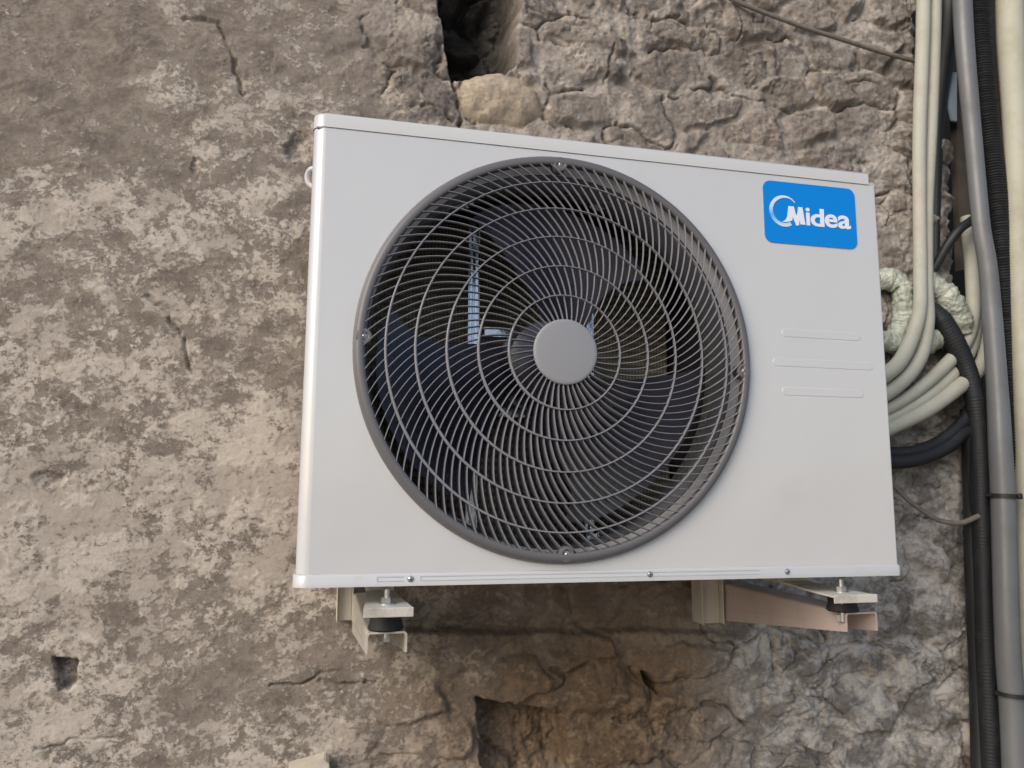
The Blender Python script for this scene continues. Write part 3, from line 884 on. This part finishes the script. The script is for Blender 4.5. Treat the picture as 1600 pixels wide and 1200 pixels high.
# first stroke with the swoosh that runs back into the ring
plate_poly(bm, T([(.0392, .0262), (.0476, .0262), (.0512, .0118), (.0538, .0190), (.0548, .0262), (.0614, .0262), (.0652, .0004), (.0572, .0004), (.0562, .0080), (.0545, -.0012), (.0505, -.0020), (.0478, .0048), (.0452, .0110), (.0442, .0052), (.0400, .0034), (.0340, .0020), (.0282, .0018), (.0340, .0058), (.0368, .0110)]))
bmesh.ops.remove_doubles(bm, verts=bm.verts, dist=1e-7)
mo_ = bm_obj('lettering', bm, M['white_print'], badge)
def glyph(ch, x0, x1, zb, zt, bold):
    cu = bpy.data.curves.new('g', 'FONT'); cu.body = ch; cu.size = 1; cu.offset = bold; cu.extrude = .02; cu.resolution_u = 5
    ob = bpy.data.objects.new('g', cu); scene.collection.objects.link(ob)
    dg = bpy.context.evaluated_depsgraph_get(); dg.update()
    m_ = bpy.data.meshes.new_from_object(ob.evaluated_get(dg))
    bpy.data.objects.remove(ob); bpy.data.curves.remove(cu)
    co = np.array([v.co[:] for v in m_.vertices])
    lo, hi = co.min(0), co.max(0)
    for v, c in zip(m_.vertices, co):
        u = (c - lo) / (hi - lo)
        v.co = (lx(x0 + (x1 - x0) * u[0]), -.00105 - .00055 * u[2], lz_(zb + (zt - zb) * u[1]))
    return link('lettering', m_, badge, M['white_print'], smooth=False)
glyph('i', .0668, .0732, bl, bl + .0265, .020)
glyph('d', .0742, .0962, bl - .0004, bl + .0265, .022)
glyph('e', .0972, .1180, bl - .0004, bl + .0198, .022)
glyph('a', .1188, .1400, bl - .0004, bl + .0198, .022)

# mounting feet: full depth rails under the base pan, with a turned-down front lip
def foot(xa, xb, zt, skew):
    bm = bmesh.new()
    # plate with slightly flared front end, lip turned up/down
    sec = [(-.030, 0), (-.024, .0), (.05, .001), (.105, .004), (.33, .004)]
    fl = [.004, .004, -.002, -.006, -.006]
    prof = []
    rows = []
    for (y, dz), f in zip(sec, fl):
        rows.append((xa - f, xb + f, y, zt + dz))
    prev = None
    for (a, b_, y, z) in rows:
        cur = [bm.verts.new((a, y, z)), bm.verts.new((b_, y, z)), bm.verts.new((b_, y, z - .0025)), bm.verts.new((a, y, z - .0025))]
        if prev:
            for e in range(4):
                f_ = (e + 1) % 4; bm.faces.new((prev[e], prev[f_], cur[f_], cur[e]))
        else: bm.faces.new(cur)
        prev = cur
    bm.faces.new(list(reversed(prev)))
    add_box(bm, (xa - .0045, -.0325, zt - .0098), (xb + .0045, -.0303, zt + .0010), .0009, 2)          # front lip
    add_box(bm, (xa + .0065, .112, zt + .0042), (xa + .0085, .325, -.0002))          # webs up to the base pan
    add_box(bm, (xb - .0085, .112, zt + .0042), (xb - .0065, .325, -.0002))
    add_box(bm, (xa + .0068, .108, zt + .0042), (xb - .0068, .1105, -.0002))
    fo = bm_obj('mounting_foot', bm, M['foot'], unit)
    return fo
foot(.0735, .1215, -.0215, 0)
foot(.6790, .7350, -.0210, 0)

# ------------------------------------------------------------------ wall brackets
M['bracket_pink'] = mat('brick_reflection_tint', (.50, .415, .385), .40, coat=.3, var=(18, .5, .8, (.42, .34, .31)), bump=(40, .1, .002))  # pink imitates brick colour reflected onto the shaded arm
def wall_bracket(armm, name, label, xa, xb, zf_top, zf_bot, zb_top, zb_bot, xback, pad_x, bolt_x, ux0, ux1):
    root = empty(name, (xback, .385, zb_bot))
    off = Vector(root.location)
    tag(root, label, 'bracket', 'steel brackets carrying the unit')
    t = .0022
    bm = bmesh.new()
    Yf, Yb = .000, .368
    dx = xback - xa
    def sheet(p):                                   # p: 4 corners front/back, extruded by t along d
        pass
    def prism(quad, d):
        a = [bm.verts.new(q) for q in quad]; b_ = [bm.verts.new(Vector(q) + Vector(d)) for q in quad]
        bm.faces.new(a); bm.faces.new(list(reversed(b_)))
        for i in range(4):
            j = (i + 1) % 4; bm.faces.new((a[i], b_[i], b_[j], a[j]))
    r = .004
    for (x0, sg) in ((xa, 1), (xb, -1)):
        prism([(x0, Yf, zf_top - r), (x0, Yf + .0005, zf_bot), (x0 + dx, Yb, zb_bot), (x0 + dx, Yb, zb_top - r)], (sg * t, 0, 0))
    # rounded top between the webs
    arc = []
    for k in range(5):
        a = math.pi / 2 * k / 4; arc.append((xa + r - r * math.cos(a), -r + r * math.sin(a)))
    for k in range(5):
        a = math.pi / 2 * k / 4; arc.append((xb - r + r * math.sin(a), -r + r * math.cos(a)))
    fr = [bm.verts.new((x, Yf, zf_top + z)) for x, z in arc]; bk = [bm.verts.new((x + dx, Yb, zb_top + z)) for x, z in arc]
    fr2 = [bm.verts.new((x + (t if x < (xa + xb) / 2 else -t) * (1 if abs(z) > .001 else .4), Yf, zf_top + z - t * (1 if abs(z) < .003 else .2))) for x, z in arc]
    bk2 = [bm.verts.new((x + dx, Yb, zb_top + z - t)) for x, z in arc]
    for i in range(9):
        bm.faces.new((fr[i], fr[i + 1], bk[i + 1], bk[i])); bm.faces.new((fr2[i + 1], fr2[i], bk2[i], bk2[i + 1]))
        bm.faces.new((fr[i], fr2[i], fr2[i + 1], fr[i + 1]))
    # pressed stiffening line along the left web
    zz = lambda y, f: (zf_top + (zf_bot - zf_top) * f) * (1 - (y - Yf) / (Yb - Yf)) + (zb_top + (zb_bot - zb_top) * f) * (y - Yf) / (Yb - Yf)
    xx = lambda y: xa + dx * (y - Yf) / (Yb - Yf)
    for ya, yb in ((.10, .33),):
        prism([(xx(ya) - .0008, ya, zz(ya, .66)), (xx(ya) - .0008, ya, zz(ya, .72)), (xx(yb) - .0008, yb, zz(yb, .72)), (xx(yb) - .0008, yb, zz(yb, .68))], (.0006, 0, 0))
    bm_obj('bracket_arm', bm, armm, root, smooth=True, offset=off, auto=35)
    # upright channel against the wall
    bm = bmesh.new()
    zl = zb_bot - .004 + (.022 if ux0 < .3 else 0)
    add_box(bm, (ux0, .3700, zl), (ux1, .3725, zb_bot + .46), .0008, 1)
    add_box(bm, (ux0 - .0022, .3560, zl), (ux0 - .0002, .3990, zb_bot + .46), .0008, 1)
    add_box(bm, (ux1 + .0002, .3560, zl), (ux1 + .0022, .3990, zb_bot + .46), .0008, 1)
    bm_obj('bracket_upright', bm, M['bracket'], root, offset=off)
    # rubber pad, bolt, nut
    bm = bmesh.new()
    px0, px1 = pad_x
    zt = -.0250
    zb_ = zf_top + .0002
    add_lathe(bm, [(.0001, zb_), (.020, zb_), (.0215, zb_ + .002), (.0185, (zt + zb_) / 2), (.0200, zt - .001), (.018, zt - .0003), (.0001, zt - .0002)], ((px0 + px1) / 2, .016, 0), axis='Z', n=32)
    bm_obj('rubber_pad', bm, M['rubber'], root, smooth=True, offset=off, auto=40)
    bm = bmesh.new()
    add_lathe(bm, [(.0001, -.100 + .04), (.0036, -.100 + .04), (.0036, -.0045), (.003, -.0035), (.0001, -.0035)], (bolt_x, .004, 0), axis='Z', n=16)
    add_lathe(bm, [(.0001, -.0212), (.0095, -.0212), (.0095, -.0198), (.0001, -.0198)], (bolt_x, .004, 0), axis='Z', n=24)
    add_lathe(bm, [(.0001, -.0197), (.0068, -.0197), (.0068, -.0138), (.006, -.013), (.0001, -.013)], (bolt_x, .004, 0), axis='Z', n=6)
    add_lathe(bm, [(.0001, zf_top - .012), (.006, zf_top - .012), (.006, zf_top - .0035), (.0001, zf_top - .0035)], (bolt_x, .008, 0), axis='Z', n=6)
    bm_obj('bolt', bm, M['screw'], root, smooth=True, offset=off, auto=30)
    return root
wall_bracket(M['bracket'], 'wall_bracket', 'cream steel wall bracket under the left end of the unit', .0745, .1225, -.0525, -.0765, -.050, -.112, .0715, (.078, .118), .098, .048, .0700)
wall_bracket(M['bracket_pink'], 'wall_bracket', 'cream steel wall bracket with brick reflection painted pink on its arm under the right end of the unit', .7130, .7620, -.0480, -.0730, -.048, -.114, .7270, (.700, .740), .711, .682, .7200)

# ------------------------------------------------------------------ pipes and cables on the right
def tube(name, label, cat, pts, m, group=None, n=14, step=.008, mod=None):
    """pts: (photo x, photo y, depth Y, radius in photo pixels)"""
    P = [at(x, y, Y) for x, y, Y, r in pts]; Rr = [r * px_size(x, y, Y) for x, y, Y, r in pts]
    org = P[0].copy()
    bm = bmesh.new()
    add_tube(bm, [tuple(p - org) for p in P], Rr, n=n, step=step, mod=mod)
    o = bm_obj(name, bm, m, None, smooth=True, auto=60)
    o.location = org
    if label: tag(o, label, cat, group)
    return o
rng = random.Random(5)
corr = lambda pitch, amp: (lambda s, a: 1 + amp * math.sin(2 * math.pi * s / pitch))
def lumpy(seed):
    def f(s, a):
        v = float(vnoise(np.array([s * 55 + 7]), np.array([math.cos(a) * 1.4 + seed]), seed)[0]) + .6 * float(vnoise(np.array([s * 140]), np.array([math.sin(a) * 2 + 9]), seed + 3)[0])
        c = float(vnoise(np.array([s * 330 + a * 1.3]), np.array([math.sin(a) * 3 + 4]), seed + 9)[0])
        return .70 + .30 * v + .20 * c
    return f
tube('insulated_pipe', 'cream insulated pipe hanging down and bending behind the unit, left of the pair', 'pipe',
     [(1444, -60, .33, 9), (1442, 60, .33, 8.8), (1437, 200, .33, 8.6), (1437, 320, .33, 8.4), (1438, 420, .33, 8.6), (1436, 490, .33, 9), (1416, 548, .33, 10), (1388, 582, .33, 10.5), (1330, 612, .33, 10.5)], M['cream_tube'], 'cream insulated pipes entering the unit')
tube('insulated_pipe', 'cream insulated pipe bending behind the unit, right and lower of the upper pair', 'pipe',
     [(1461, -60, .335, 9), (1459, 60, .335, 8.8), (1454, 200, .335, 8.5), (1449, 320, .335, 7.5), (1448, 440, .335, 8), (1449, 505, .335, 9), (1436, 560, .335, 10), (1400, 604, .335, 10), (1330, 645, .335, 10)], M['cream_tube'], 'cream insulated pipes entering the unit')
g3 = 'three cream pipes sweeping down behind the unit'
tube('insulated_pipe', 'topmost of three cream pipes sweeping behind the black hose into the unit', 'pipe',
     [(1340, 655, .345, 8), (1392, 636, .345, 8), (1440, 604, .345, 8.5), (1484, 564, .35, 9), (1508, 535, .36, 9), (1520, 490, .365, 9), (1519, 420, .37, 9), (1512, 340, .38, 9)], M['cream_tube'], g3)
tube('insulated_pipe', 'middle one of three cream pipes sweeping behind the black hose', 'pipe',
     [(1340, 676, .35, 8), (1394, 652, .35, 8), (1448, 620, .35, 8.5), (1490, 583, .355, 9), (1514, 550, .37, 8.5), (1524, 510, .375, 8), (1526, 440, .39, 8)], M['cream_tube'], g3)
tube('insulated_pipe', 'lowest of three cream pipes sweeping behind the black hose', 'pipe',
     [(1340, 692, .34, 9), (1394, 668, .34, 9), (1450, 640, .34, 9.5), (1500, 603, .34, 10), (1530, 575, .36, 9), (1540, 530, .37, 8), (1545, 470, .38, 8)], M['cream_tube'], g3)
tube('wrapped_pipe', 'crumpled pale green wrapped pipe end beside the unit, left of the cream pipes', 'pipe',
     [(1370, 530, .355, 12), (1394, 534, .36, 15), (1409, 512, .365, 14), (1412, 480, .365, 14), (1408, 450, .37, 15), (1390, 436, .375, 14), (1370, 440, .38, 12)], M['wrap'], n=18, step=.003, mod=lumpy(3))
tube('wrapped_pipe', 'fat crumpled pale green wrapped elbow right of the cream pipes', 'pipe',
     [(1440, 428, .365, 10), (1458, 446, .365, 15), (1480, 468, .36, 18), (1495, 496, .36, 17), (1500, 522, .365, 12)], M['wrap'], n=20, step=.003, mod=lumpy(8))
tube('wrapped_pipe', 'short crumpled wrapped stub below the wrapped elbow', 'pipe',
     [(1436, 545, .365, 12), (1450, 535, .365, 14), (1462, 528, .365, 13), (1472, 524, .37, 9)], M['wrap'], n=18, step=.003, mod=lumpy(12))
tube('black_hose', 'black insulated hose from the wrapped elbow curving down along the grey pipe', 'hose',
     [(1452, 478, .355, 9), (1470, 500, .35, 14), (1488, 530, .345, 14), (1508, 570, .34, 12), (1522, 620, .335, 12), (1530, 700, .335, 12), (1534, 820, .335, 12), (1540, 1000, .335, 12), (1546, 1120, .335, 13), (1552, 1260, .335, 13)], M['black_hose'], step=.002, mod=corr(.0065, .018))
tube('black_hose', 'upper black cable curving out from behind the unit below the cream pipes', 'cable',
     [(1330, 702, .34, 8), (1395, 708, .345, 8), (1440, 702, .345, 8), (1480, 682, .345, 8), (1512, 648, .35, 8), (1524, 600, .36, 8), (1530, 540, .38, 8)], M['black_hose'], 'black cables below the cream pipes')
tube('black_hose', 'lower black cable curving out from behind the unit, thickest of the two', 'cable',
     [(1330, 716, .335, 9), (1395, 722, .34, 9.5), (1440, 716, .34, 9.5), (1482, 697, .34, 9), (1510, 675, .345, 9), (1520, 720, .35, 9), (1524, 800, .35, 9)], M['black_hose'], 'black cables below the cream pipes')
tube('black_cable', 'thick black cable hanging along the broken wall edge', 'cable',
     [(1512, 640, .37, 9), (1518, 760, .36, 11), (1524, 900, .355, 13), (1532, 1060, .355, 14), (1536, 1260, .355, 14)], M['black_flat'])
tube('thin_wire', 'thin grey wire sagging from the unit edge to the black cables', 'wire',
     [(1380, 742, .35, 3), (1405, 768, .36, 3), (1430, 790, .36, 3.2), (1465, 812, .355, 3.4), (1500, 817, .34, 3.6), (1530, 806, .325, 3.6)], M['wire'], n=10)
tube('grey_pipe', 'straight grey plastic conduit running down the right side', 'pipe',
     [(1502, -70, .30, 11.5), (1506, 50, .30, 11.5), (1519, 200, .30, 10.5), (1533, 350, .30, 10.5), (1545, 430, .30, 11), (1557, 590, .30, 12.5), (1563, 700, .295, 14), (1568, 800, .295, 15), (1574, 1000, .29, 15), (1582, 1110, .29, 15.5), (1590, 1270, .285, 16)], M['grey_pipe'], n=28)
tube('corrugated_conduit', 'black corrugated conduit just right of the grey pipe', 'conduit',
     [(1522, -70, .33, 15), (1528, 60, .33, 15), (1542, 200, .33, 15), (1559, 340, .33, 14), (1566, 420, .33, 13.5), (1580, 580, .33, 13), (1590, 700, .33, 13), (1600, 800, .33, 13), (1612, 1000, .33, 13)], M['black_hose'], n=20, step=.0011, mod=corr(.0058, .055))
tube('insulated_pipe', 'yellowed thick cream pipe at the right edge of the picture', 'pipe',
     [(1576, -70, .31, 16), (1579, 60, .31, 16), (1585, 170, .31, 15), (1590, 300, .31, 15), (1593, 430, .31, 15), (1601, 600, .31, 15), (1604, 760, .32, 15), (1606, 950, .32, 14), (1612, 1150, .32, 14), (1616, 1270, .32, 14)], M['cream_tube2'], n=20)
tube('black_cable', 'black cable looping from the cream pipe pair up behind the grey pipe', 'cable',
     [(1452, 432, .36, 5), (1466, 408, .355, 6), (1480, 384, .35, 6), (1500, 358, .34, 6), (1522, 342, .34, 6)], M['black_flat'], n=10)
tube('black_cable', 'wide black cable hanging behind the top of the cream pipe pair', 'cable',
     [(1484, -70, .40, 12), (1482, 40, .40, 12), (1472, 110, .40, 12), (1464, 200, .40, 9), (1462, 330, .39, 6), (1462, 420, .38, 5)], M['black_flat'])
tube('thin_wire', 'thin dusty wire running slantwise across the stones at the top', 'wire',
     [(1120, -16, .372, 3), (1150, 2, .368, 3), (1200, 22, .366, 3), (1260, 44, .366, 3), (1320, 63, .366, 3), (1380, 82, .364, 3), (1440, 98, .36, 3)], M['wire'], n=10)
# flat things in the recess
def slab(name, label, cat, quad, thick, m):
    """quad of photo pixels with depths; the slab gets a real thickness behind its face"""
    P = [at(x, y, Y) for x, y, Y in quad]
    org = P[0].copy(); bm = bmesh.new()
    a = [bm.verts.new(p - org) for p in P]; b_ = [bm.verts.new(p - org + Vector((0, thick, 0))) for p in P]
    bm.faces.new(a); bm.faces.new(list(reversed(b_)))
    k = len(P)
    for i in range(k):
        j = (i + 1) % k; bm.faces.new((a[i], b_[i], b_[j], a[j]))
    bmesh.ops.bevel(bm, geom=list(bm.edges), offset=.0012, segments=2, affect='EDGES')
    o = bm_obj(name, bm, m, None, smooth=True, auto=40); o.location = org
    return tag(o, label, cat)
slab('wooden_lath', 'dark wooden lath standing behind the grey pipe', 'lath', [(1491, 116, .42), (1507, 112, .42), (1520, 420, .42), (1503, 422, .42)], .02, M['wood'])
slab('plastic_scrap', 'small pale blue plastic scrap tucked behind the grey pipe near the top', 'scrap', [(1476, 118, .40), (1482, 112, .40), (1496, 112, .40), (1496, 190, .40), (1488, 188, .40), (1478, 150, .40)], .006, M['sheet'])
slab('brick', 'red brick end showing at the right edge behind the yellowed pipe', 'brick', [(1592, 104, .37), (1640, 100, .37), (1642, 178, .37), (1594, 176, .37)], .10, M['brick'])
slab('wooden_block', 'pale wooden block sticking out of the wall at the bottom left of the unit', 'block', [(450, 1204, .350), (508, 1189, .350), (515, 1194, .350), (514, 1270, .350), (450, 1272, .350)], .075, M['pale_wood'])
# cable ties
def tie(label, x, y, Y, rpx, tail):
    s = px_size(x, y, Y); c = at(x, y, Y)
    bm = bmesh.new()
    n = 28; r0_, h_ = rpx * s, .0036
    rows = []
    for k in range(n):
        a = 2 * math.pi * k / n
        ex_ = r0_ * (1.0 if math.cos(a) < 0 else 1.45)
        px, py = ex_ * math.cos(a), r0_ * 1.05 * math.sin(a)
        ox, oy = (ex_ + .0016) * math.cos(a), (r0_ * 1.05 + .0016) * math.sin(a)
        dz = -.05 * px
        rows.append([bm.verts.new(p) for p in ((px, py, dz - h_), (ox, oy, dz - h_), (ox, oy, dz + h_), (px, py, dz + h_))])
    for k in range(n):
        a, b_ = rows[k], rows[(k + 1) % n]
        for e in range(4):
            f_ = (e + 1) % 4; bm.faces.new((a[e], a[f_], b_[f_], b_[e]))
    add_box(bm, (r0_ * .2, -r0_ * 1.05 - .006, -.006), (r0_ * .2 + .009, -r0_ * 1.05 - .0018, .005), .001, 1)
    add_box(bm, (-r0_ - tail, -.004, .0), (-r0_ - .0022, -.0025, .003), .0004, 1)
    o = bm_obj('cable_tie', bm, M['black_flat'], None, smooth=True, auto=40); o.location = c
    return tag(o, label, 'cable tie', 'black ties round the grey pipe')
tie('upper black cable tie round the grey pipe, level with the thin sagging wire', 1567, 775, .295, 16.5, .018)
tie('lower black cable tie round the grey pipe near the bottom', 1580, 1084, .290, 17.5, .012)
